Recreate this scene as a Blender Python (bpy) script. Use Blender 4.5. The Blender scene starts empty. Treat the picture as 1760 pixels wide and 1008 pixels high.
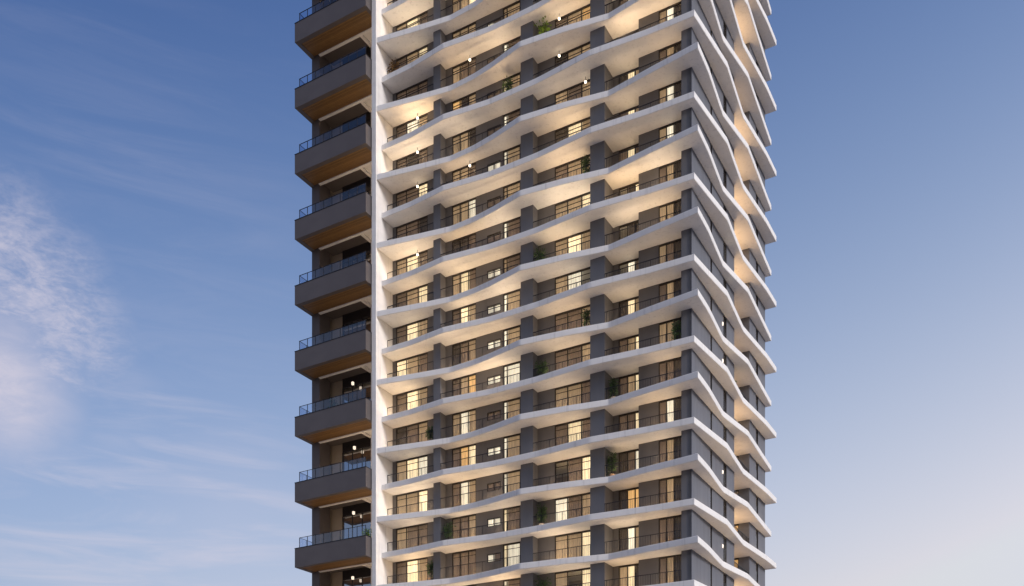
import bpy, math, random
from mathutils import Vector, Matrix
R = math.radians
rnd = random.Random(11)
scene = bpy.context.scene
col = scene.collection

# ------------------------------------------------------------ camera
CAM_H = 1.6
cam_d = bpy.data.cameras.new("camera")
cam = bpy.data.objects.new("camera", cam_d); col.objects.link(cam)
cam.location = (0, 0, CAM_H); cam.rotation_euler = (R(90), 0, 0)
cam_d.sensor_width = 36.0
cam_d.lens = 1696.0 / 1760.0 * 36.0
cam_d.shift_y = (1424 - 504) / 1760.0
cam_d.clip_end = 6000
scene.camera = cam

# ------------------------------------------------------------ light
SUN_ELEV, SUN_AZ = 20.0, 132.0          # azimuth clockwise from +Y
world = bpy.data.worlds.new("World"); scene.world = world
world.use_nodes = True
wt = world.node_tree; wn = wt.nodes; wl = wt.links
wn.clear()
def wnode(t, **k):
    n = wn.new(t)
    for a, b in k.items(): setattr(n, a, b)
    return n
sky = wnode('ShaderNodeTexSky', sky_type='NISHITA', sun_disc=False,
            sun_elevation=R(SUN_ELEV), sun_rotation=R(SUN_AZ),
            air_density=1.0, dust_density=3.0, ozone_density=1.5)
SKY_STRENGTH = 0.125
bg = wnode('ShaderNodeBackground'); bg.inputs['Strength'].default_value = SKY_STRENGTH
wo = wnode('ShaderNodeOutputWorld')
tc = wnode('ShaderNodeTexCoord')
# evening air: each channel falls off with height and away from the sun's side
def smath(op, a, b=None, c=None):
    n = wnode('ShaderNodeMath', operation=op)
    for i, v in enumerate((a, b, c)):
        if v is None: continue
        if isinstance(v, (int, float)): n.inputs[i].default_value = v
        else: wl.new(v, n.inputs[i])
    return n.outputs[0]
sepd = wnode('ShaderNodeSeparateXYZ'); wl.new(tc.outputs['Generated'], sepd.inputs[0])
zc = smath('MINIMUM', smath('MAXIMUM', sepd.outputs['Z'], 0.0), .66)
xc = smath('MINIMUM', smath('MAXIMUM', sepd.outputs['X'], -.5), .5)
z2 = smath('MULTIPLY', zc, zc)
sepc = wnode('ShaderNodeSeparateColor'); comb = wnode('ShaderNodeCombineColor')
wl.new(sky.outputs[0], sepc.inputs[0])
for ch, (c0, c1_, c2_, c3_) in enumerate(((.444, 2.924, 1.226, -5.897), (.097, 2.81, .949, -4.53), (.03, 2.099, .635, -2.517))):
    e = smath('MULTIPLY_ADD', zc, c1_, c0); e = smath('MULTIPLY_ADD', xc, c2_, e); e = smath('MULTIPLY_ADD', z2, c3_, e)
    m = smath('MULTIPLY', sepc.outputs[ch], smath('EXPONENT', e))
    wl.new(smath('MINIMUM', m, (.69, .71, .79)[ch] / SKY_STRENGTH), comb.inputs[ch])
# high thin cirrus, laid out by direction in the sky
def vmath(op, a, b=None):
    n = wnode('ShaderNodeVectorMath', operation=op)
    for i, v in enumerate((a, b)):
        if v is None: continue
        if isinstance(v, tuple): n.inputs[i].default_value = v
        else: wl.new(v, n.inputs[i])
    return n.outputs['Value'] if op in ('DOT_PRODUCT', 'LENGTH') else n.outputs[0]
def wramp(v, lo, hi):
    n = wnode('ShaderNodeMapRange', interpolation_type='SMOOTHSTEP')
    n.inputs['From Min'].default_value = lo; n.inputs['From Max'].default_value = hi
    wl.new(v, n.inputs['Value']); return n.outputs[0]
def direction(u, y):                     # world direction of a place in the sky
    return Vector(((u - 880) / 1696, 1, (1424 - y) / 1696)).normalized()
gen = tc.outputs['Generated']
def noise(scale, rot, stretch, detail, rough, dist=0.0, seed=0.0):
    m = wnode('ShaderNodeMapping', vector_type='POINT')
    m.inputs['Rotation'].default_value = rot
    m.inputs['Scale'].default_value = stretch
    m.inputs['Location'].default_value = (seed, seed * .7, 0)
    wl.new(gen, m.inputs['Vector'])
    n = wnode('ShaderNodeTexNoise'); n.inputs['Scale'].default_value = scale
    n.inputs['Detail'].default_value = detail; n.inputs['Roughness'].default_value = rough
    n.inputs['Distortion'].default_value = dist
    wl.new(m.outputs[0], n.inputs['Vector']); return n.outputs[0]
def patch(u, y, rad, soft):              # soft round region of sky about a direction
    d = vmath('SUBTRACT', gen, tuple(direction(u, y)))
    L = vmath('LENGTH', d)
    # ragged rim
    L2 = smath('ADD', L, smath('MULTIPLY', smath('SUBTRACT', big, 0.5), 0.05))
    return wramp(L2, rad + soft, rad - soft)
big = noise(5.0, (0, 0, 0), (1, 1, 1), 4, .6, .3, 2.0)
fine = noise(30.0, (0, R(35), 0), (1.0, 1.0, 2.4), 9, .68, .5, 1.0)
ripple = noise(120.0, (0, R(20), 0), (1.0, 1.0, 2.2), 4, .6, .4, 4.0)
wisp = noise(7.0, (0, R(28), 0), (.6, 1.0, 5.0), 9, .6, .9, 7.0)
wisp2 = noise(6.0, (0, R(-14), 0), (.7, 1.0, 6.0), 9, .62, .7, 3.0)
region1 = patch(12, 415, .030, .040)
for u_, y_, r_ in ((10, 485, .045), (80, 490, .034), (120, 555, .034), (165, 600, .020), (75, 620, .030)):
    region1 = smath('MAXIMUM', region1, patch(u_, y_, r_, .034))
tex1 = wramp(smath('ADD', smath('MULTIPLY', fine, .74), smath('MULTIPLY', ripple, .26)), .34, .70)
c1 = smath('MULTIPLY', region1, smath('MULTIPLY_ADD', tex1, .58, .12))
soft = smath('MAXIMUM', patch(0, 665, .045, .035), smath('MULTIPLY', patch(5, 600, .035, .035), .7))
c1b = smath('MULTIPLY', soft, smath('MULTIPLY_ADD', wramp(fine, .3, .7), .26, .50))
c2 = smath('MULTIPLY', patch(400, 895, .065, .06), smath('MULTIPLY_ADD', wramp(wisp, .40, .72), .48, .12))
c2b = smath('MULTIPLY', patch(260, 990, .18, .10), smath('MULTIPLY', wramp(wisp, .38, .75), .38))
c3 = smath('MULTIPLY', patch(190, 330, .13, .12), smath('MULTIPLY', wramp(wisp2, .38, .85), .14))
c4 = smath('MULTIPLY', patch(215, 705, .03, .03), smath('MULTIPLY', wramp(wisp2, .35, .65), .25))
cloud = smath('MAXIMUM', smath('MAXIMUM', c1, c1b), smath('MAXIMUM', smath('MAXIMUM', c2, c2b), smath('MAXIMUM', c3, c4)))
cloud = smath('MINIMUM', cloud, .85)
mixc = wnode('ShaderNodeMix', data_type='RGBA')
wl.new(cloud, mixc.inputs[0])
CLOUD = (.70, .65, .74)
mixc.inputs[7].default_value = tuple(c / SKY_STRENGTH for c in CLOUD) + (1,)
wl.new(comb.outputs[0], mixc.inputs[6])
wl.new(mixc.outputs[2], bg.inputs['Color']); wl.new(bg.outputs[0], wo.inputs['Surface'])

sd = bpy.data.lights.new("sun", 'SUN'); sd.energy = 2.3; sd.angle = R(14); sd.color = (1.0, .93, .90)
sun = bpy.data.objects.new("sun", sd); col.objects.link(sun)
dirv = Vector((math.sin(R(SUN_AZ)) * math.cos(R(SUN_ELEV)), math.cos(R(SUN_AZ)) * math.cos(R(SUN_ELEV)), math.sin(R(SUN_ELEV))))
sun.rotation_euler = dirv.to_track_quat('Z', 'Y').to_euler()

scene.view_settings.view_transform = 'Standard'; scene.view_settings.look = 'None'
scene.view_settings.exposure = 0.0; scene.view_settings.gamma = 1.0
scene.render.engine = 'CYCLES'
scene.cycles.max_bounces = 6; scene.cycles.diffuse_bounces = 3; scene.cycles.glossy_bounces = 3
scene.cycles.transparent_max_bounces = 12; scene.cycles.transmission_bounces = 3
scene.cycles.caustics_reflective = False; scene.cycles.caustics_refractive = False
scene.cycles.sample_clamp_indirect = 4.0
scene.cycles.use_light_tree = True
scene.cycles.use_denoising = True

# ------------------------------------------------------------ materials
def new_mat(name):
    m = bpy.data.materials.new(name); m.use_nodes = True
    return m, m.node_tree, m.node_tree.nodes['Principled BSDF']
def surf(name, c, rough=.6, var=.12, scale=1.2, metal=0.0, stretch=(1, 1, 1), bump=0.0, spec=.4, detail=6):
    m, t, p = new_mat(name)
    N, L = t.nodes, t.links
    tcn = N.new('ShaderNodeTexCoord'); mp = N.new('ShaderNodeMapping'); mp.inputs['Scale'].default_value = stretch
    nz = N.new('ShaderNodeTexNoise'); nz.inputs['Scale'].default_value = scale; nz.inputs['Detail'].default_value = detail
    nz.inputs['Roughness'].default_value = .62
    L.new(tcn.outputs['Object'], mp.inputs[0]); L.new(mp.outputs[0], nz.inputs['Vector'])
    mr = N.new('ShaderNodeMapRange'); mr.inputs['From Min'].default_value = .3; mr.inputs['From Max'].default_value = .7
    mr.inputs['To Min'].default_value = 1 - var; mr.inputs['To Max'].default_value = 1 + var
    L.new(nz.outputs[0], mr.inputs['Value'])
    mx = N.new('ShaderNodeVectorMath'); mx.operation = 'SCALE'; mx.inputs[0].default_value = c
    L.new(mr.outputs[0], mx.inputs['Scale']); L.new(mx.outputs[0], p.inputs['Base Color'])
    p.inputs['Roughness'].default_value = rough; p.inputs['Metallic'].default_value = metal
    p.inputs['Specular IOR Level'].default_value = spec
    if bump:
        b = N.new('ShaderNodeBump'); b.inputs['Strength'].default_value = bump; b.inputs['Distance'].default_value = .02
        n2 = N.new('ShaderNodeTexNoise'); n2.inputs['Scale'].default_value = scale * 9; n2.inputs['Detail'].default_value = 4
        L.new(tcn.outputs['Object'], n2.inputs['Vector']); L.new(n2.outputs[0], b.inputs['Height']); L.new(b.outputs[0], p.inputs['Normal'])
    return m
M = {}
M['white'] = surf('white_render', (.83, .81, .79), .65, .05, .8, bump=.15, stretch=(1, 1, 2.5))
_t = M['white'].node_tree; _N, _L = _t.nodes, _t.links
_tc = _N.new('ShaderNodeTexCoord'); _mp = _N.new('ShaderNodeMapping'); _mp.inputs['Scale'].default_value = (5, 5, .25)
_oi = _N.new('ShaderNodeObjectInfo'); _ad = _N.new('ShaderNodeVectorMath'); _ad.operation = 'ADD'
_nz = _N.new('ShaderNodeTexNoise'); _nz.inputs['Scale'].default_value = 1.0; _nz.inputs['Detail'].default_value = 6
_L.new(_tc.outputs['Object'], _mp.inputs[0]); _L.new(_mp.outputs[0], _ad.inputs[0]); _L.new(_oi.outputs['Location'], _ad.inputs[1]); _L.new(_ad.outputs[0], _nz.inputs['Vector'])
_mr = _N.new('ShaderNodeMapRange'); _mr.inputs['From Min'].default_value = .56; _mr.inputs['From Max'].default_value = .74
_mr.inputs['To Min'].default_value = 1.0; _mr.inputs['To Max'].default_value = .84; _L.new(_nz.outputs[0], _mr.inputs['Value'])
_p = _N['Principled BSDF']; _src = _p.inputs['Base Color'].links[0].from_socket
_sc = _N.new('ShaderNodeVectorMath'); _sc.operation = 'SCALE'; _L.new(_src, _sc.inputs[0]); _L.new(_mr.outputs[0], _sc.inputs['Scale']); _L.new(_sc.outputs[0], _p.inputs['Base Color'])
M['grey'] = surf('grey_cladding', (.15, .15, .162), .55, .10, .7, stretch=(1, 1, .25))
M['greylight'] = surf('grey_render', (.132, .140, .168), .6, .11, .8, stretch=(2.5, 2.5, .2), bump=.1)
M['wallgrey'] = surf('recessed_wall_paint', (.125, .120, .124), .6, .10, .8, stretch=(1, 1, .3))
M['charcoal'] = surf('charcoal_panel', (.118, .104, .104), .5, .10, .6)
M['frame'] = surf('bronze_aluminium', (.035, .030, .030), .4, .1, 3, metal=.4)
M['rail'] = surf('railing_steel', (.030, .032, .040), .4, .1, 3, metal=.5)
M['plaster'] = surf('room_plaster', (.42, .35, .27), .8, .08, .8)
M['soil'] = surf('potting_soil', (.05, .035, .025), .9, .2, 9)
M['pot'] = surf('clay_pot', (.22, .16, .12), .7, .12, 6)
M['potw'] = surf('pale_pot', (.5, .48, .45), .6, .08, 6)
M['ground'] = surf('paving', (.34, .30, .275), .85, .15, .25, bump=.2)
M['roof'] = surf('roof_gravel', (.25, .24, .23), .9, .15, 2)
# timber soffit boards
m, t, p = new_mat('timber_boards')
N, L = t.nodes, t.links
tcn = N.new('ShaderNodeTexCoord'); sp = N.new('ShaderNodeSeparateXYZ'); L.new(tcn.outputs['Object'], sp.inputs[0])
mm = N.new('ShaderNodeMath'); mm.operation = 'MULTIPLY'; mm.inputs[1].default_value = 1 / .14; L.new(sp.outputs['Y'], mm.inputs[0])
fr = N.new('ShaderNodeMath'); fr.operation = 'FRACT'; L.new(mm.outputs[0], fr.inputs[0])
fl = N.new('ShaderNodeMath'); fl.operation = 'FLOOR'; L.new(mm.outputs[0], fl.inputs[0])
wnz = N.new('ShaderNodeTexWhiteNoise'); wnz.noise_dimensions = '1D'; L.new(fl.outputs[0], wnz.inputs['W'])
gap = N.new('ShaderNodeMath'); gap.operation = 'GREATER_THAN'; gap.inputs[1].default_value = .08; L.new(fr.outputs[0], gap.inputs[0])
mp = N.new('ShaderNodeMapping'); mp.inputs['Scale'].default_value = (.8, 10, 1); L.new(tcn.outputs['Object'], mp.inputs[0])
nz = N.new('ShaderNodeTexNoise'); nz.inputs['Scale'].default_value = 2.2; nz.inputs['Detail'].default_value = 7; L.new(mp.outputs[0], nz.inputs['Vector'])
ad = N.new('ShaderNodeMath'); ad.operation = 'MULTIPLY_ADD'; ad.inputs[1].default_value = .45; L.new(wnz.outputs[0], ad.inputs[0]); L.new(nz.outputs[0], ad.inputs[2])
cr = N.new('ShaderNodeValToRGB'); cr.color_ramp.elements[0].position = .35; cr.color_ramp.elements[1].position = 1.0
cr.color_ramp.elements[0].color = (.12, .062, .020, 1); cr.color_ramp.elements[1].color = (.27, .150, .052, 1)
L.new(ad.outputs[0], cr.inputs[0])
sc = N.new('ShaderNodeVectorMath'); sc.operation = 'SCALE'
mg = N.new('ShaderNodeMapRange'); mg.inputs['To Min'].default_value = .35; L.new(gap.outputs[0], mg.inputs['Value'])
L.new(cr.outputs[0], sc.inputs[0]); L.new(mg.outputs[0], sc.inputs['Scale']); L.new(sc.outputs[0], p.inputs['Base Color'])
p.inputs['Roughness'].default_value = .55
M['wood'] = m
# glass: mirror-like film over a clear pane
def glass(name, tint, f0, wav=.0):
    m = bpy.data.materials.new(name); m.use_nodes = True
    t = m.node_tree; N, L = t.nodes, t.links; N.clear()
    o = N.new('ShaderNodeOutputMaterial'); mx = N.new('ShaderNodeMixShader')
    tr = N.new('ShaderNodeBsdfTransparent'); tr.inputs[0].default_value = tint + (1,)
    gl = N.new('ShaderNodeBsdfAnisotropic') if False else N.new('ShaderNodeBsdfGlossy'); gl.inputs['Roughness'].default_value = .02
    lw = N.new('ShaderNodeLayerWeight'); lw.inputs['Blend'].default_value = f0
    ge = N.new('ShaderNodeNewGeometry'); iv = N.new('ShaderNodeMath'); iv.operation = 'SUBTRACT'; iv.inputs[0].default_value = 1
    ml = N.new('ShaderNodeMath'); ml.operation = 'MULTIPLY'          # reflect once, on the face turned to the viewer
    L.new(ge.outputs['Backfacing'], iv.inputs[1]); L.new(lw.outputs['Fresnel'], ml.inputs[0]); L.new(iv.outputs[0], ml.inputs[1])
    L.new(ml.outputs[0], mx.inputs[0]); L.new(tr.outputs[0], mx.inputs[1]); L.new(gl.outputs[0], mx.inputs[2])
    L.new(mx.outputs[0], o.inputs['Surface'])
    if wav:
        tcn = N.new('ShaderNodeTexCoord'); nz = N.new('ShaderNodeTexNoise'); nz.inputs['Scale'].default_value = .9
        b = N.new('ShaderNodeBump'); b.inputs['Strength'].default_value = wav; b.inputs['Distance'].default_value = .02
        L.new(tcn.outputs['Object'], nz.inputs['Vector']); L.new(nz.outputs[0], b.inputs['Height'])
        L.new(b.outputs[0], gl.inputs['Normal'])
    return m
M['glass'] = glass('window_glass', (.92, .92, .90), .34, .25)
M['railglass'] = glass('balcony_glass', (.88, .92, .985), .60, .1)
M['solar'] = glass('solar_glass', (.30, .36, .50), .90, .2)
# curtains: room light put in as their own glow, faint on the dark ones
def curtain_mat(name, base, glow, strength):
    m, t, p = new_mat(name)
    N, L = t.nodes, t.links
    tcn = N.new('ShaderNodeTexCoord'); mp = N.new('ShaderNodeMapping'); mp.inputs['Scale'].default_value = (9, 9, .35)
    nz = N.new('ShaderNodeTexNoise'); nz.inputs['Scale'].default_value = 1.6; nz.inputs['Detail'].default_value = 4
    oi = N.new('ShaderNodeObjectInfo')
    av = N.new('ShaderNodeVectorMath'); av.operation = 'ADD'
    sc = N.new('ShaderNodeVectorMath'); sc.operation = 'SCALE'; sc.inputs[0].default_value = (31, 17, 7)
    L.new(oi.outputs['Random'], sc.inputs['Scale']); L.new(tcn.outputs['Object'], mp.inputs[0])
    L.new(mp.outputs[0], av.inputs[0]); L.new(sc.outputs[0], av.inputs[1]); L.new(av.outputs[0], nz.inputs['Vector'])
    mr = N.new('ShaderNodeMapRange'); mr.inputs['From Min'].default_value = .32; mr.inputs['From Max'].default_value = .68
    mr.inputs['To Min'].default_value = .45; mr.inputs['To Max'].default_value = 1.35; L.new(nz.outputs[0], mr.inputs['Value'])
    p.inputs['Base Color'].default_value = base + (1,); p.inputs['Roughness'].default_value = .9
    p.inputs['Emission Color'].default_value = glow + (1,)
    ms = N.new('ShaderNodeMath'); ms.operation = 'MULTIPLY'; ms.inputs[1].default_value = strength
    mo = N.new('ShaderNodeMapRange'); mo.inputs['To Min'].default_value = .7; mo.inputs['To Max'].default_value = 1.25
    L.new(oi.outputs['Random'], mo.inputs['Value'])
    m3 = N.new('ShaderNodeMath'); m3.operation = 'MULTIPLY'
    L.new(mr.outputs[0], m3.inputs[0]); L.new(mo.outputs[0], m3.inputs[1]); L.new(m3.outputs[0], ms.inputs[0])
    L.new(ms.outputs[0], p.inputs['Emission Strength'])
    return m
M['cur_bright'] = curtain_mat('curtain_lit_bright', (.7, .66, .58), (1.0, .78, .48), 1.1)
M['cur_white'] = curtain_mat('curtain_lit_white', (.75, .74, .72), (1.0, .88, .68), .95)
M['cur_amber'] = curtain_mat('curtain_lit_amber', (.6, .45, .3), (1.0, .58, .22), .7)
M['cur_mid'] = curtain_mat('curtain_lit_soft', (.5, .42, .34), (1.0, .66, .36), .27)
M['cur_dim'] = curtain_mat('curtain_dim', (.30, .25, .22), (1.0, .60, .36), .08)
M['cur_dark'] = curtain_mat('curtain_faint_glow', (.13, .115, .11), (1.0, .62, .40), .02)
def lamp_mat(name, c, s):
    m, t, p = new_mat(name); p.inputs['Base Color'].default_value = (.8, .8, .8, 1)
    p.inputs['Emission Color'].default_value = c + (1,); p.inputs['Emission Strength'].default_value = s
    return m
M['lamp'] = lamp_mat('lamp_glow', (1, .85, .62), 4.0)
M['lampdim'] = lamp_mat('lamp_shade_glow', (1, .84, .66), 1.1)
def leaf_mat(name, a, b):
    m, t, p = new_mat(name); N, L = t.nodes, t.links
    tcn = N.new('ShaderNodeTexCoord'); nz = N.new('ShaderNodeTexNoise'); nz.inputs['Scale'].default_value = 7
    cr = N.new('ShaderNodeValToRGB'); cr.color_ramp.elements[0].position = .35; cr.color_ramp.elements[1].position = .65
    cr.color_ramp.elements[0].color = a + (1,); cr.color_ramp.elements[1].color = b + (1,)
    L.new(tcn.outputs['Object'], nz.inputs['Vector']); L.new(nz.outputs[0], cr.inputs[0]); L.new(cr.outputs[0], p.inputs['Base Color'])
    p.inputs['Roughness'].default_value = .6
    return m
M['leaf'] = leaf_mat('leaf_green', (.03, .065, .025), (.07, .13, .04))
M['leafb'] = leaf_mat('leaf_bright', (.10, .20, .02), (.22, .34, .04))
M['leafo'] = leaf_mat('leaf_rust', (.14, .07, .025), (.22, .13, .04))

# ------------------------------------------------------------ helpers
class MB:
    """collects boxes (a, b, z in facade coordinates) into one mesh; x = -a"""
    def __init__(s): s.v = []; s.f = []
    def box(s, a0, a1, b0, b1, z0, z1):
        x0, x1 = sorted((-a0, -a1)); b0, b1 = sorted((b0, b1)); z0, z1 = sorted((z0, z1))
        n = len(s.v)
        s.v += [(x0, b0, z0), (x1, b0, z0), (x1, b1, z0), (x0, b1, z0), (x0, b0, z1), (x1, b0, z1), (x1, b1, z1), (x0, b1, z1)]
        s.f += [tuple(n + i for i in q) for q in ((0, 3, 2, 1), (4, 5, 6, 7), (0, 1, 5, 4), (1, 2, 6, 5), (2, 3, 7, 6), (3, 0, 4, 7))]
        return s
    def quad(s, *pts):
        n = len(s.v); s.v += [(-p[0], p[1], p[2]) for p in pts]; s.f.append(tuple(range(n, n + len(pts)))); return s
    def mesh(s, name, mat, bevel=False):
        me = bpy.data.meshes.new(name); me.from_pydata(s.v, [], s.f); me.update()
        me.materials.append(mat); return me
def put(name, me, parent=None, loc=(0, 0, 0)):
    o = bpy.data.objects.new(name, me); col.objects.link(o); o.location = loc
    if parent is not None: o.parent = parent
    return o
def tag(o, label=None, cat=None, group=None, kind=None):
    if label: o['label'] = label
    if cat: o['category'] = cat
    if group: o['group'] = group
    if kind: o['kind'] = kind
    return o

# ------------------------------------------------------------ ground
g = bpy.data.meshes.new('ground')
g.from_pydata([(-3000, -3000, 0), (3000, -3000, 0), (3000, 3000, 0), (-3000, 3000, 0)], [], [(0, 1, 2, 3)])
g.materials.append(M['ground']); tag(put('ground', g), kind='structure')

# ------------------------------------------------------------ tower
X0, Y0 = 13.418, 73.659
TH = R(30)
Z0 = 20.83 + CAM_H                # underside of slab 0
FH, ST = 3.0, 0.5                 # storey height, slab edge depth
KLO, KHI = -2, 19
zs = lambda k: Z0 + FH * k        # slab underside
tower = bpy.data.objects.new('apartment_tower', None); col.objects.link(tower)
tower.location = (X0, Y0, 0); tower.rotation_euler = (0, 0, -TH)
tag(tower, 'tall apartment tower with white rippling balcony slabs, grey walls and a stack of charcoal balconies', 'building')

# measured overhang of the two alternating slab outlines: (distance along facade, overhang)
PA = [(-1.0, 1.50), (3.0, .96), (6.6, .40), (10.0, 1.00), (13.95, 1.46), (17.0, .76), (19.0, .44), (21.4, .32), (25.0, .92), (28.3, 1.54)]
RA = [(-.5, .86), (3.1, .93), (7.8, 1.31), (12.7, .85), (17.2, .80), (21.5, 1.26), (25.2, .87), (28.3, .82)]
PB = [(-1.50, 1.0), (1.2, .90), (6.1, .44), (10.9, 1.02), (20.05, .48)]
RB = [(-.86, .50), (5.2, 1.07), (11.2, .54), (17.0, .93), (20.05, .95)]
def smooth(pts, n_kinks=(), step=.2, w=.30):
    def f(x):
        if x <= pts[0][0]: return pts[0][1]
        for (x0, y0), (x1, y1) in zip(pts, pts[1:]):
            if x <= x1: return y0 + (y1 - y0) * (x - x0) / (x1 - x0)
        return pts[-1][1]
    a, b = pts[0][0], pts[-1][0]; n = int((b - a) / step); out = []
    for i in range(n + 1):
        x = a + (b - a) * i / n
        ww = min(w, x - a, b - x)
        for k in n_kinks: ww = min(ww, abs(x - k) * .5)
        out.append((x, sum(f(x + ww * t) for t in (-1, -.5, 0, .5, 1)) / 5))
    return out
BEND = 19.7                        # far end of the right-hand wall
def slab_mesh(pA, pB, kinks, kb):
    A = smooth(pA, kinks); B = smooth(pB, kb)
    out = [(a, -o) for a, o in reversed(A[1:])]                    # left end -> corner
    out.append((-pB[0][1], -pA[0][1]))
    out += [(-o, b) for b, o in B[1:]]
    # back: stays inside the tower
    out += [(3.0, B[-1][0]), (3.0, 6.0), (28.3, 6.0)]
    me = bpy.data.meshes.new('floor_slab'); n = len(out); CH = .03
    cx = 12.0; cy = 6.0
    v = [(-a, b, 0) for a, b in out] + [(-a, b, ST) for a, b in out]
    f = [tuple(range(n)), tuple(range(2 * n - 1, n - 1, -1))]
    for i in range(n):
        j = (i + 1) % n; f.append((i, i + n, j + n, j))
    me.from_pydata(v, [], f); me.update()
    import bmesh
    bm = bmesh.new(); bm.from_mesh(me); bmesh.ops.recalc_face_normals(bm, faces=bm.faces)
    # small arris on the outer edges so that they catch the light
    ed = [e for e in bm.edges if abs(e.verts[0].co.z - e.verts[1].co.z) < 1e-5 and len(e.link_faces) == 2]
    bmesh.ops.bevel(bm, geom=ed, offset=.035, segments=1, affect='EDGES', clamp_overlap=True)
    bmesh.ops.triangulate(bm, faces=[q for q in bm.faces if len(q.verts) > 4])
    bm.to_mesh(me); bm.free()
    me.materials.append(M['white']); return me
meP = slab_mesh(PA, PB, (6.6, 13.95, 21.4), (6.1, 10.9))
meR = slab_mesh(RA, RB, (7.8, 21.5), (5.2, 11.2))
for k in range(KLO, KHI + 1):
    put('floor_slab', meP if k % 2 == 0 else meR, tower, (0, 0, zs(k)))

ZB, ZT = 0.0, zs(KHI)
WB = .80                           # face of the main glazed wall
# --- white fin at the left end of the rippling slabs
put('fin_wall', MB().box(28.32, 28.78, -1.62, 8.0, ZB, ZT + 1.6).mesh('fin_wall', M['white']), tower)
# --- pillars and corner block
for a0, a1, bk in ((22.61, 23.34, 1.2), (13.52, 14.67, 1.2), (7.13, 8.37, 1.9)):
    put('pillar', MB().box(a0, a1, 0, bk, ZB, ZT).mesh('pillar', M['grey']), tower)
put('corner_pillar', MB().box(.03, .82, 0, 1.2, ZB, ZT).mesh('corner_pillar', M['grey']), tower)
# --- walls of the front facade: solid runs between the openings
wall = MB()
SOL = [(.82, 1.05), (2.95, 4.35), (14.67, 15.17), (16.85, 17.05), (18.4, 19.5), (21.95, 22.61), (23.34, 24.5), (27.95, 28.32), (11.95, 13.52)]
for a0, a1 in SOL: wall.box(a0, a1, WB, WB + .3, ZB, ZT)
wall.box(4.35, 4.6, WB, 1.9, ZB, ZT); wall.box(6.65, 7.13, 1.6, 1.9, ZB, ZT)
put('front_wall', wall.mesh('front_wall', M['wallgrey']), tower)
# --- right-hand facade
wb = MB()
wb.box(0, .40, .0, 4.27, ZB, ZT); wb.box(.012, .40, 4.70, 7.55, ZB, ZT); wb.box(0, .40, 8.35, 10.4, ZB, ZT)
wb.box(0, .40, 14.75, 16.75, ZB, ZT); wb.box(0, .40, 17.45, BEND, ZB, ZT)
wb.box(.40, 2.6, 10.1, 10.4, ZB, ZT); wb.box(2.6, 2.9, 10.1, 15.1, ZB, ZT); wb.box(.40, .95, 14.75, 15.05, ZB, ZT); wb.box(2.15, 2.6, 14.75, 15.05, ZB, ZT)
wb.box(.40, 3.0, BEND - .3, BEND, ZB, ZT)
put('side_wall', wb.mesh('side_wall', M['greylight']), tower)
# --- inner rooms' back wall
core = MB().box(3.2, 36.8, 4.2, 16.0, ZB, ZT).mesh('core_wall', M['plaster'])
put('core_wall', core, tower)
put('roof', MB().box(-.2, 36.9, .4, 19.4, ZT + ST + .004, ZT + ST + .35).mesh('roof', M['roof']), tower)

# --- glazing
HZ = FH - ST                       # clear height
def folds(a0, a1, b, z0, z1, flip=False, amp=.035, pitch=.16, along='A'):
    mb = MB(); n = max(4, int((a1 - a0) / pitch * 4)); pts = []
    for i in range(n + 1):
        t = i / n; x = a0 + (a1 - a0) * t
        pts.append((x, b + amp * math.sin(t * (a1 - a0) / pitch * 2 * math.pi)))
    for (p, q), (r, s) in zip(pts, pts[1:]):
        if along == 'A': mb.quad((p, q, z0), (r, s, z0), (r, s, z1), (p, q, z1))
        else: mb.quad((q, p, z0), (s, r, z0), (s, r, z1), (q, p, z1))
    return mb
class Opening:
    """glazed opening: frame, pane and one curtain mesh for each leaf (shared by all copies)"""
    def __init__(s, name, edges, plane, z0, z1, along='A', fw=.05, inward=1, lintel=.14, trans=None):
        s.name = name; f = MB(); p = MB(); s.cur = []
        a0, a1 = edges[0], edges[-1]
        def bx(m, u0, u1, d0, d1, za, zb):
            d0, d1 = plane + d0 * inward, plane + d1 * inward
            if along == 'A': m.box(u0, u1, d0, d1, za, zb)
            else: m.box(d0, d1, u0, u1, za, zb)
        bx(f, a0, a1, .02, .12, z1 - lintel, z1); bx(f, a0, a1, .02, .12, z0, z0 + .06)
        for i, e in enumerate(edges):
            w = fw if 0 < i < len(edges) - 1 else fw * 1.3
            u0 = e if i == 0 else (e - w if i == len(edges) - 1 else e - w / 2)
            bx(f, u0, u0 + w, .022, .11, z0 + .06, z1 - lintel)
        if trans: bx(f, a0 + fw, a1 - fw, .03, .09, trans, trans + .035)
        bx(p, a0 + .02, a1 - .02, .06, .072, z0 + .03, z1 - .05)
        s.f = f.mesh(name, M['frame']); s.p = p.mesh('pane', M['glass'])
        for e0, e1 in zip(edges, edges[1:]):
            s.cur.append(folds(e0 + .03, e1 - .01, plane + .24 * inward, z0 + .02, z1 - .04, along=along).mesh('curtain', M['cur_dim']))
    def place(s, z, mats):
        o = put(s.name, s.f, tower, (0, 0, z)); put('pane', s.p, o)
        for c, mt in zip(s.cur, mats):
            if mt is None: continue
            q = put('curtain', c, o); q.material_slots[0].link = 'OBJECT'; q.material_slots[0].material = M[mt]
        return o
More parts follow.
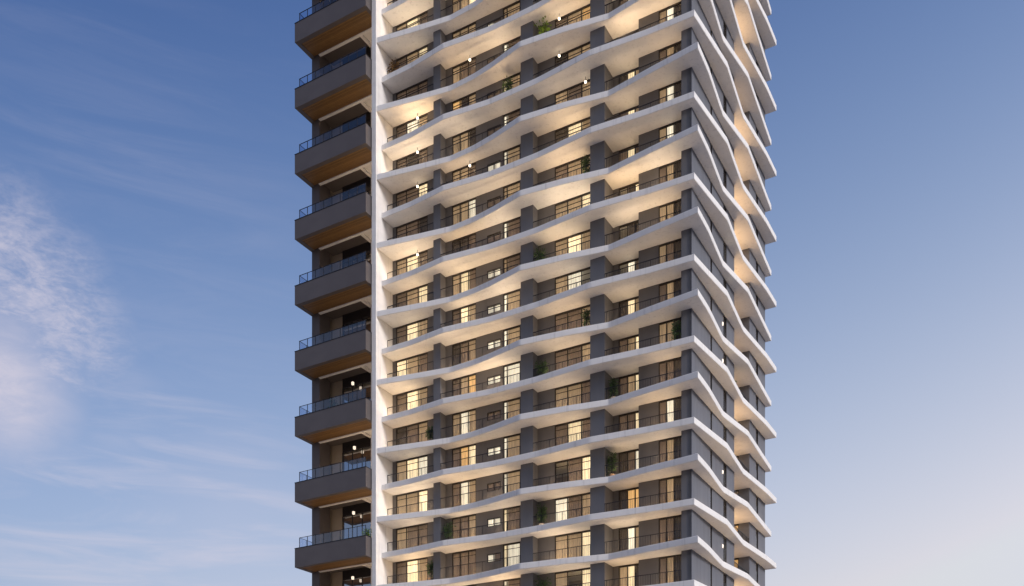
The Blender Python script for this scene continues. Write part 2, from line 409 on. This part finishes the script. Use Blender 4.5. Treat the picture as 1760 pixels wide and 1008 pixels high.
op = {
 'bay1': Opening('glass_door', [24.5, 25.57, 26.83, 27.95], WB, 0, HZ, trans=2.0),
 'bay2': Opening('glass_door', [19.5, 20.3, 21.15, 21.95], WB, 0, HZ, trans=2.0),
 'bay2b': Opening('glass_door', [15.17, 16.46, 16.85], WB, 0, HZ, trans=2.0),
 'bay3': Opening('glass_door', [8.37, 9.55, 10.8, 11.95], WB, 0, HZ, trans=2.0),
 'bay4': Opening('glass_door', [4.6, 5.26, 5.9, 6.65], 1.6, 0, HZ),
 'bath': Opening('window', [17.05, 17.75, 18.4], WB, 1.15, 1.85, lintel=.05),
 'block': Opening('window', [1.05, 1.72, 2.33, 2.95], WB, 0, HZ),
 'slot1': Opening('narrow_window', [4.27, 4.70], 0, 0, HZ, along='B'),
 'slot2': Opening('narrow_window', [7.55, 7.9, 8.35], 0, 0, HZ, along='B'),
 'slot3': Opening('narrow_window', [16.75, 17.45], 0, 0, HZ, along='B'),
 'bdoor': Opening('balcony_door', [.95, 1.5, 2.15], 14.75, 0, HZ),
}
fill_lo = MB().box(17.052, 18.398, WB + .003, WB + .3, 0, 1.15).mesh('spandrel_panel', M['wallgrey'])
fill_hi = MB().box(17.052, 18.398, WB + .003, WB + .3, 1.85, HZ).mesh('lintel_panel', M['wallgrey'])

def pick(n, k):
    """leaf curtains: lower floors more often lit"""
    up = (k + 2) / 20.0
    out = []
    lit = rnd.random() < .80 - .25 * up
    hot = rnd.randrange(n) if lit else -1
    for i in range(n):
        if i == hot: out.append(rnd.choice(['cur_bright', 'cur_white', 'cur_white', 'cur_amber']))
        else: out.append(rnd.choice(['cur_mid', 'cur_dim', 'cur_dim', 'cur_dark', None] if not up > .6 else ['cur_dim', 'cur_dark', 'cur_mid', 'cur_mid', 'cur_dim']))
    return out
# what the photograph shows lit, bay by bay (index from the right-hand leaf of a bay to the left)
LIT = {
 ('bay1', 0): ['cur_mid', 'cur_bright', 'cur_dim'], ('bay1', 1): ['cur_dim', 'cur_dim', 'cur_mid'], ('bay1', 2): ['cur_bright', 'cur_mid', 'cur_mid'],
 ('bay1', 3): ['cur_white', 'cur_bright', 'cur_mid'], ('bay1', 4): ['cur_mid', 'cur_dim', 'cur_dark'], ('bay1', 5): ['cur_mid', 'cur_bright', 'cur_dim'],
 ('bay1', 6): ['cur_dim', 'cur_mid', 'cur_bright'], ('bay1', 7): ['cur_mid', 'cur_bright', 'cur_dim'], ('bay1', 8): ['cur_bright', 'cur_mid', 'cur_dim'],
 ('bay1', 9): ['cur_dim', 'cur_bright', 'cur_mid'], ('bay1', 10): ['cur_dark', 'cur_dim', 'cur_dim'], ('bay1', 11): ['cur_bright', 'cur_dim', 'cur_dim'],
 ('bay1', 12): ['cur_dark', 'cur_dark', None], ('bay1', 14): [None, 'cur_dark', 'cur_dark'], ('bay1', 15): ['cur_dark', 'cur_mid', 'cur_dim'], ('bay1', 16): ['cur_dim', 'cur_bright', 'cur_mid'],
 ('bay2', 0): ['cur_dim', 'cur_dim', 'cur_dim'], ('bay2', 1): ['cur_mid', 'cur_dim', 'cur_dim'], ('bay2', 2): ['cur_mid', 'cur_white', 'cur_dim'],
 ('bay2', 3): ['cur_bright', 'cur_amber', 'cur_dim'], ('bay2', 4): ['cur_mid', 'cur_white', 'cur_mid'], ('bay2', 5): ['cur_amber', 'cur_mid', 'cur_dim'],
 ('bay2', 6): ['cur_mid', 'cur_dim', 'cur_dark'], ('bay2', 7): ['cur_mid', 'cur_bright', 'cur_dim'], ('bay2', 8): ['cur_dim', 'cur_bright', 'cur_mid'],
 ('bay2', 9): ['cur_dim', 'cur_dark', 'cur_dark'], ('bay2', 10): ['cur_white', 'cur_mid', 'cur_mid'],
 ('bay3', 0): ['cur_bright', 'cur_mid', 'cur_mid'], ('bay3', 1): ['cur_mid', 'cur_dim', 'cur_white'], ('bay3', 3): ['cur_dim', 'cur_bright', 'cur_dim'],
 ('bay3', 4): ['cur_dim', 'cur_mid', 'cur_mid'], ('bay3', 5): ['cur_mid', 'cur_dim', 'cur_dim'], ('bay3', 6): ['cur_mid', 'cur_dim', 'cur_dim'],
 ('bay3', 8): ['cur_mid', 'cur_bright', 'cur_mid'], ('bay3', 9): ['cur_bright', 'cur_mid', 'cur_mid'], ('bay3', 10): ['cur_mid', 'cur_mid', 'cur_dim'],
 ('bay4', 0): ['cur_mid', 'cur_white', 'cur_dark'], ('bay4', 1): ['cur_amber', 'cur_amber', 'cur_dark'], ('bay4', 3): ['cur_bright', 'cur_dim', 'cur_dim'],
 ('bay4', 4): ['cur_bright', 'cur_mid', 'cur_dim'], ('bay4', 5): ['cur_bright', 'cur_mid', 'cur_dim'], ('bay4', 6): ['cur_mid', 'cur_bright', 'cur_dark'],
 ('bay4', 8): ['cur_dark', 'cur_dark', None], ('bay4', 9): ['cur_bright', 'cur_dark', None], ('bay4', 10): ['cur_dim', 'cur_bright', None], ('bay4', 11): ['cur_mid', 'cur_bright', None],
}
for k in range(KLO, 18):
    z = zs(k) + ST
    # a leaf list runs with a rising, i.e. right to left in the picture
    for nm in ('bay1', 'bay2', 'bay2b', 'bay3', 'bay4'):
        n = len(op[nm].cur)
        mats = LIT.get((nm, k)) or pick(n, k)
        if nm == 'bay2b': mats = [rnd.choice(['cur_mid', 'cur_dim', 'cur_dim', 'cur_mid', 'cur_white']), rnd.choice(['cur_white', 'cur_mid', 'cur_bright'])]
        if k >= 10:
            mats = [{'cur_dark': rnd.choice(['cur_dim', 'cur_dark']), None: 'cur_dim', 'cur_dim': rnd.choice(['cur_dim', 'cur_mid'])}.get(m_, m_) for m_ in mats]
            if nm != 'bay2b' and rnd.random() < .25: mats[rnd.randrange(len(mats))] = rnd.choice(['cur_white', 'cur_amber', 'cur_mid', 'cur_bright'])
        op[nm].place(z, mats)
    lit = rnd.random() < .5
    op['bath'].place(z, ['cur_white' if lit and rnd.random() < .6 else 'cur_dim', 'cur_white' if lit else 'cur_dim'])
    put('spandrel_panel', fill_lo, tower, (0, 0, z)); put('lintel_panel', fill_hi, tower, (0, 0, z))
    op['block'].place(z, ['cur_dark', rnd.choice(['cur_mid', 'cur_white', 'cur_dim', 'cur_mid']), rnd.choice(['cur_dim', 'cur_dim', 'cur_mid'])])
    op['slot1'].place(z, ['cur_dark']); op['slot2'].place(z, ['cur_dark', rnd.choice(['cur_dim', 'cur_mid', 'cur_white', 'cur_dark'])]); op['slot3'].place(z, ['cur_dark'])
    op['bdoor'].place(z, [rnd.choice(['cur_mid', 'cur_amber', 'cur_dim']), rnd.choice(['cur_dim', 'cur_mid'])])

# --- railings behind the slab edge, one per bay
def railing(a0, a1, b, along='A', h=1.08, ret=None):
    m = MB()
    def bx(u0, u1, d0, d1, za, zb):
        if along == 'A': m.box(u0, u1, b + d0, b + d1, za, zb)
        else: m.box(b + d0, b + d1, u0, u1, za, zb)
    bx(a0, a1, -.025, .025, h - .045, h); bx(a0, a1, -.018, .018, .09, .12)
    n = int((a1 - a0) / .135)
    for i in range(n + 1):
        u = a0 + .01 + (a1 - a0 - .02) * i / n; w = .02 if i % 9 == 0 else .008
        bx(u - w, u + w, -.0085 if w < .01 else -.02, .0085 if w < .01 else .02, 0, h - .045)
    return m.mesh('railing', M['rail'])
rails = [railing(23.34, 28.32, .02), railing(14.67, 22.61, .02), railing(8.37, 13.52, .02), railing(.82, 7.13, .02), railing(10.4, 14.75, .06, along='B')]
for k in range(KLO, 18):
    for r in rails: put('railing', r, tower, (0, 0, zs(k) + ST))

# --- stacked charcoal balconies at the left, one for every two storeys
AL0, AL1 = 28.90, 37.10            # extent along the facade
BF = -2.30
par = MB()
PH = 1.72
par.box(AL0, AL1, BF, BF + .22, 0, PH)                    # front parapet
par.box(AL1 - .22, AL1, BF + .22, 0, 0, PH); par.box(AL0, AL0 + .16, BF + .22, -.0, 0, PH)
par.box(AL0 + .16, AL1 - .22, BF + .22, 0, .30, .52)      # deck
par_me = par.mesh('parapet', M['charcoal'])
cap_me = MB().box(AL0 - .02, AL1 + .02, BF - .03, BF + .25, PH + .003, PH + .05).box(AL1 - .25, AL1 + .02, BF + .25, 0, PH + .003, PH + .05).box(AL0 - .02, AL0 + .18, BF + .25, 0, PH + .003, PH + .05).mesh('coping', M['rail'])
wood_me = MB().box(AL0 + .30, AL1 - .42, BF + .42, -.145, .035, .18).mesh('timber_soffit', M['wood'])
rim_me = MB().box(AL0 + .16, AL1 - .22, BF + .22, BF + .42, .002, .30).box(AL1 - .42, AL1 - .22, BF + .42, -.02, .002, .30).box(AL0 + .16, AL0 + .30, BF + .42, -.02, .002, .30).mesh('soffit_border', M['charcoal'])
gl = MB(); fr = MB(); GH = 1.02
n = 8
for i in range(n):
    u0 = AL0 + .25 + (AL1 - AL0 - .55) * i / n; u1 = AL0 + .25 + (AL1 - AL0 - .55) * (i + 1) / n
    gl.box(u0 + .03, u1 - .03, BF + .30, BF + .312, PH + .07, PH + GH - .03)
    fr.box(u0 - .02, u0 + .02, BF + .28, BF + .33, PH + .05, PH + GH)
fr.box(u1 - .02, u1 + .02, BF + .28, BF + .33, PH + .05, PH + GH)
fr.box(AL0 + .23, AL1 - .28, BF + .275, BF + .335, PH + GH, PH + GH + .03)
for s0, s1 in ((BF + .36, BF + 1.2), (BF + 1.26, -.1)):
    gl.box(u1 - .006, u1 + .006, s0, s1, PH + .07, PH + GH - .03)
    fr.box(u1 - .018, u1 + .018, s1 + .01, s1 + .045, PH + .05, PH + GH)
fr.box(u1 - .025, u1 + .025, BF + .336, -.03, PH + GH, PH + GH + .03)
gl_me = gl.mesh('glass_screen', M['railglass']); fr_me = fr.mesh('handrail', M['rail'])
for k in range(-3, 20, 2):
    o = put('balcony', par_me, tower, (0, 0, zs(k)))
    put('coping', cap_me, o); put('timber_soffit', wood_me, o); put('soffit_border', rim_me, o)
    put('glass_screen', gl_me, o); put('handrail', fr_me, o)
# loggia behind them: column, beam, ceiling, tall glazing
put('end_column', MB().box(36.15, 37.08, 0, 1.5, ZB, ZT).mesh('end_column', M['charcoal']), tower)
put('end_wall', MB().box(36.8, 37.06, 1.5, 18, ZB, ZT).mesh('end_wall', M['greylight']), tower)
put('loggia_wall', MB().box(34.85, 36.8, 1.9, 2.2, ZB, ZT).mesh('loggia_wall', M['plaster']), tower)
put('loggia_return', MB().box(28.78, 31.4, 1.6, 2.2, ZB, ZT).mesh('loggia_return', M['white']), tower)
beam_me = MB().box(28.78, 36.15, -.14, .14, -.03, .50).mesh('beam', M['white'])
cross_me = MB().box(31.3, 31.6, .142, 1.99, .12, .50).mesh('cross_beam', M['white'])
ceil_me = MB().box(31.6, 36.15, .142, 4.2, .30, .55).mesh('loggia_ceiling', M['charcoal'])
ceilr_me = MB().box(28.78, 31.3, .142, 4.2, .26, .55).mesh('return_ceiling', M['white'])
tall = MB(); tp = MB()
E_ = [31.4, 32.55, 33.7, 34.85]
tall.box(31.4, 34.85, 1.72, 1.86, 4.9, 5.78)
for e in E_: tall.box(e - .035, e + .035, 1.74, 1.84, 0, 4.9)
tall.box(31.4, 34.85, 1.735, 1.845, 2.35, 2.60)
tp.box(31.42, 34.83, 1.78, 1.792, .05, 4.9)
tall_me = tall.mesh('tall_window', M['frame']); tp_me = tp.mesh('pane', M['solar'])
sd_me = MB().box(28.95, 30.35, 1.52, 1.6, 0, 2.3).mesh('side_door', M['frame'])
sc_me = [folds(29.02, 29.62, 1.50, .05, 2.2, amp=.012).mesh('curtain', M['cur_bright']), folds(29.7, 30.28, 1.50, .05, 2.2, amp=.012).mesh('curtain', M['cur_dark'])]
for k in range(-3, 18, 2):
    z = zs(k) + .52
    put('beam', beam_me, tower, (0, 0, zs(k))); put('cross_beam', cross_me, tower, (0, 0, zs(k))); put('return_ceiling', ceilr_me, tower, (0, 0, zs(k))); put('loggia_ceiling', ceil_me, tower, (0, 0, zs(k)))
    o = put('tall_window', tall_me, tower, (0, 0, z)); put('pane', tp_me, o)
    c = folds(31.5, 34.8, 2.5, .05, 4.5, amp=.05, pitch=.3).mesh('curtain', M['cur_dark']); put('curtain', c, o)
    d = put('side_door', sd_me, tower, (0, 0, z))
    for me, mt in zip(sc_me, (rnd.choice(['cur_bright', 'cur_mid', 'cur_dim']), 'cur_dark')):
        q = put('curtain', me, d); q.material_slots[0].link = 'OBJECT'; q.material_slots[0].material = M[mt]
put('beam', beam_me, tower, (0, 0, zs(19))); put('loggia_ceiling', ceil_me, tower, (0, 0, zs(19)))

# --- area lights added on the slabs to brighten the undersides, on made-up troughs
def added_uplight(name, a0, a1, b0, b1, z, power, color=(1, .72, .42), along='A'):
    key = ('added_fill', a0, a1, b0, b1)
    me = bpy.data.meshes.get(str(key)) or MB().box(a0, a1, b0, b1, 0, .05).mesh(str(key), M['rail'])
    o = put('added_trough', me, tower, (0, 0, z))
    ld = bpy.data.lights.new('added_fill_light', 'AREA'); ld.shape = 'RECTANGLE'
    ld.size = abs(a1 - a0) * .98; ld.size_y = abs(b1 - b0) * .9; ld.energy = power; ld.color = color
    lo = bpy.data.objects.new('added_fill_light', ld); col.objects.link(lo); lo.parent = o
    lo.location = (-(a0 + a1) / 2, (b0 + b1) / 2, .06); lo.rotation_euler = (math.pi, 0, 0)
    return o
BAYS = [(23.6, 28.1), (15.0, 18.7), (18.9, 22.3), (8.7, 13.2), (1.2, 4.1), (4.6, 6.9)]
DARK = {(0, 14): .06, (0, 15): .45, (1, 12): .35, (2, 10): .5, (4, 15): .1, (4, 14): .55, (5, 12): .55, (4, 11): .35, (3, 7): .55, (5, 10): .35, (4, 5): .5,
        (1, 15): .4, (0, 10): .3, (2, 13): .35, (5, 7): .35, (4, 7): .4, (3, 13): .4}
UP = 12.0                           # watt per metre
for k in range(KLO, 18):
    for i, (a0, a1) in enumerate(BAYS):
        q = DARK.get((i, k), rnd.choice([.3, .55, .8, 1.0, 1.0, 1.2, 1.45])) * (1.5 if k < 8 else 1.6 if k < 12 else 1.65)
        warm = rnd.random()
        c = (1, .75 - .09 * warm, .49 - .15 * warm)
        bb = (-.12, .30) if i != 5 else (.1, .7)
        ln = (a1 - a0) * rnd.choice([.5, .7, .85, 1.0]); st = a0 + (a1 - a0 - ln) * rnd.random()
        added_uplight('u', st, st + ln, bb[0], bb[1], zs(k) + ST, UP * (a1 - a0) * q * rnd.uniform(.75, 1.05), c)
    q = rnd.choice([.5, 1.0, 1.4, 1.8])
    added_uplight('u', .7, 2.3, 11.2, 13.8, zs(k) + ST, 55 * q, (1, .62, .30))  # broad light added to warm the ceiling of the side recess
    # added light strips that brighten the undersides along the right-hand wall
    added_uplight('u', -.32, -.22, .6, 9.8, zs(k) + ST, (34 if k < 7 else 12) * rnd.uniform(.6, 1.2), (1, .70, .40))
    added_uplight('u', -.32, -.22, 15.0, 19.4, zs(k) + ST, (22 if k < 7 else 8) * rnd.uniform(.6, 1.2), (1, .70, .40))
for k in range(-3, 18, 2):
    # timber balcony underside and loggia ceiling brightened by added lights on the balcony below
    added_uplight('u', 29.6, 36.2, -1.6, -1.3, zs(k) + .55, (70 if k < 5 else 30), (1, .70, .42))
    added_uplight('u', 29.4, 31.2, .9, 1.2, zs(k) + .55, 50 * rnd.uniform(.4, 1.3), (1, .72, .45))

# --- hanging globe lamps by the glazing of the upper balconies
def sphere(r, n=10):
    v = []; f = []
    for i in range(n + 1):
        th = math.pi * i / n
        for j in range(n * 2):
            ph = math.pi * j / n
            v.append((r * math.sin(th) * math.cos(ph), r * math.sin(th) * math.sin(ph), r * math.cos(th)))
    for i in range(n):
        for j in range(2 * n):
            a, b = i * 2 * n + j, i * 2 * n + (j + 1) % (2 * n); f.append((a, a + 2 * n, b + 2 * n, b))
    me = bpy.data.meshes.new('lamp_globe'); me.from_pydata(v, [], f); me.materials.append(M['lamp'])
    for p in me.polygons: p.use_smooth = True
    return me
globe = sphere(.10); cord_me = MB().box(-.012, .012, -.012, .012, .09, .42).mesh('lamp_cord', M['rail'])
for k, a in [(17, 11.35), (16, 11.35), (15, 11.35), (14, 11.35), (13, 11.35), (12, 9.0), (12, 25.35), (11, 25.35), (14, 19.9), (11, 19.9), (9, 25.35), (13, 25.35)]:
    o = put('pendant_lamp', cord_me, tower, (-a, .45, zs(k + 1) - .42)); put('lamp_globe', globe, o)

# --- potted plants on the balconies
def place(a, b, z):                   # facade coordinates -> world
    return Vector((X0 - math.cos(TH) * a + math.sin(TH) * b, Y0 + math.sin(TH) * a + math.cos(TH) * b, z))
def plant(a, b, z, h, kind, potkind, label, w=.55):
    r = random.Random(int(a * 100 + z * 10))
    root = bpy.data.objects.new('potted_plant', None); col.objects.link(root)
    root.location = place(a, b, z); root.rotation_euler = (0, 0, -TH)
    tag(root, label, 'plant', 'potted plants on the balconies')
    n = 14; v = []; f = []; prof = [(.15, 0), (.2, .22), (.23, .36), (.25, .4), (.21, .4), (.2, .34)]
    for rr, zz in prof:
        for i in range(n): v.append((rr * math.cos(2 * math.pi * i / n), rr * math.sin(2 * math.pi * i / n), zz))
    for q in range(len(prof) - 1):
        for i in range(n): f.append((q * n + i, q * n + (i + 1) % n, (q + 1) * n + (i + 1) % n, (q + 1) * n + i))
    f.append(tuple(reversed(range(n)))); f.append(tuple((len(prof) - 1) * n + i for i in range(n)))
    me = bpy.data.meshes.new('pot'); me.from_pydata(v, [], f); me.materials.append(M[potkind]); put('pot', me, root)
    # stems
    v = []; f = []; sm = bpy.data.meshes.new('stems'); lv = []; lf = []
    tips = []
    for s_ in range(7):
        ang = r.uniform(0, 6.28); lean = r.uniform(.05, .45) * w
        pts = [Vector((0, 0, .34)), Vector((math.cos(ang) * lean * .4, math.sin(ang) * lean * .4, .34 + (h - .34) * .5)),
               Vector((math.cos(ang) * lean, math.sin(ang) * lean, h * r.uniform(.75, .95)))]
        tips.append(pts); 
        for p0, p1 in zip(pts, pts[1:]):
            nn = len(v)
            for c in (p0, p1):
                for dx, dy in ((-.012, -.012), (.012, -.012), (.012, .012), (-.012, .012)): v.append((c.x + dx, c.y + dy, c.z))
            f += [(nn + i, nn + (i + 1) % 4, nn + 4 + (i + 1) % 4, nn + 4 + i) for i in range(4)]
    sm.from_pydata(v, [], f); sm.materials.append(M['frame']); put('stems', sm, root)
    for i in range(420):
        pts = r.choice(tips); t = r.random()
        base = pts[0].lerp(pts[1], t * 2) if t < .5 else pts[1].lerp(pts[2], t * 2 - 1)
        if t < .18: continue
        d = Vector((r.gauss(0, 1), r.gauss(0, 1), r.gauss(.2, .7))).normalized()
        L_ = r.uniform(.12, .26); c = base + d * r.uniform(.02, .30) * (w / .55)
        sidev = d.cross(Vector((r.random(), r.random(), r.random()))).normalized() * L_ * .22
        nn = len(lv); lv += [tuple(c), tuple(c + d * L_ * .5 + sidev), tuple(c + d * L_ - Vector((0, 0, .04))), tuple(c + d * L_ * .5 - sidev)]
        lf.append((nn, nn + 1, nn + 2, nn + 3))
    lm = bpy.data.meshes.new('foliage'); lm.from_pydata(lv, [], lf); lm.materials.append(M[kind]); put('foliage', lm, root)
top = lambda k: zs(k) + ST
PL = [
 (12.75, .35, 14, 2.2, 'leafb', 'pot', 'bright yellow-green bushy plant near the top, right of the middle dark pillar', .9),
 (16.0, .25, 13, 1.9, 'leaf', 'potw', 'green plant behind the railing near the top, just left of the middle dark pillar', .6),
 (27.7, .25, 15, 1.9, 'leafo', 'pot', 'rusty brown bushy plant in the corner against the white fin wall near the top', .7),
 (8.85, .25, 10, 2.2, 'leaf', 'pot', 'tall green plant left of the third dark pillar, in the upper third of the tower', .5),
 (12.9, .25, 8, 1.9, 'leaf', 'pot', 'green bushy plant right of the middle dark pillar, halfway up the tower', .8),
 (8.8, .25, 6, 1.9, 'leaf', 'potw', 'dark green plant left of the third dark pillar, one storey above mid height', .5),
 (12.8, .25, 5, 1.7, 'leaf', 'pot', 'wide green plant right of the middle dark pillar, a little below mid height', .8),
 (1.25, .25, 5, 2.1, 'leaf', 'pot', 'tall dark green plant beside the grey corner pillar, a little below mid height', .6),
 (6.55, .45, 4, 2.0, 'leaf', 'potw', 'slim green plant in the recessed balcony, right of the third dark pillar below mid height', .45),
 (6.7, .45, 2, 2.1, 'leaf', 'pot', 'dark green plant in the recessed balcony, right of the third dark pillar near the bottom', .55),
 (23.85, .25, 4, 1.6, 'leaf', 'pot', 'small dark plant left of the first dark pillar, in the lower third of the tower', .45),
 (23.75, .25, 0, 2.0, 'leaf', 'pot', 'dark pointed plant left of the first dark pillar at the bottom of the picture', .5),
 (12.85, .25, 1, 2.1, 'leaf', 'potw', 'tall shaded plant right of the middle dark pillar, two storeys above the bottom plants', .6),
 (22.0, .3, 1, 2.1, 'leaf', 'pot', 'leafy plant right of the first dark pillar, near the bottom of the tower', .6),
 (12.8, .25, -1, 2.0, 'leaf', 'pot', 'green plant right of the middle dark pillar on the lowest visible balcony', .7),
 (.45, 11.2, 5, 1.7, 'leafb', 'pot', 'green plant in the recessed side balcony on the right-hand facade', .5),
]
for a, b, k, h, kind, pk, lab, w in PL: plant(a, b, top(k), h, kind, pk, lab, w)
plant(29.35, -1.6, zs(1) + .52, 2.3, 'leafb', 'pot', 'yellow-green plant behind the glass of the lowest full charcoal balcony', .5)
plant(35.2, .9, zs(5) + .52, 4.0, 'leaf', 'potw', 'tall indoor tree standing in the loggia of the third charcoal balcony from the bottom', .6)

# --- small lit wall lamps on the right-hand facade
wl_me = MB().box(-.07, -.004, 7.18, 7.32, 0, .26).mesh('wall_lamp', M['lampdim'])
for k in (0, 2, 5, 6, 9): put('wall_lamp', wl_me, tower, (0, 0, top(k) + 1.40))

# --- square lamps in the loggias of the charcoal balconies

ll_me = MB().box(-.09, .09, -.09, .09, .08, .34).mesh('loggia_lamp', M['lampdim'])
lc_me = MB().box(-.015, .015, -.015, .015, .342, .66).mesh('lamp_cord', M['rail'])
for k, a in ((-1, 33.2), (1, 33.1), (3, 33.0), (5, 33.2)):
    o = put('loggia_lamp', ll_me, tower, (-a, 1.2, zs(k) + .52 + 4.6)); put('lamp_cord', lc_me, o)
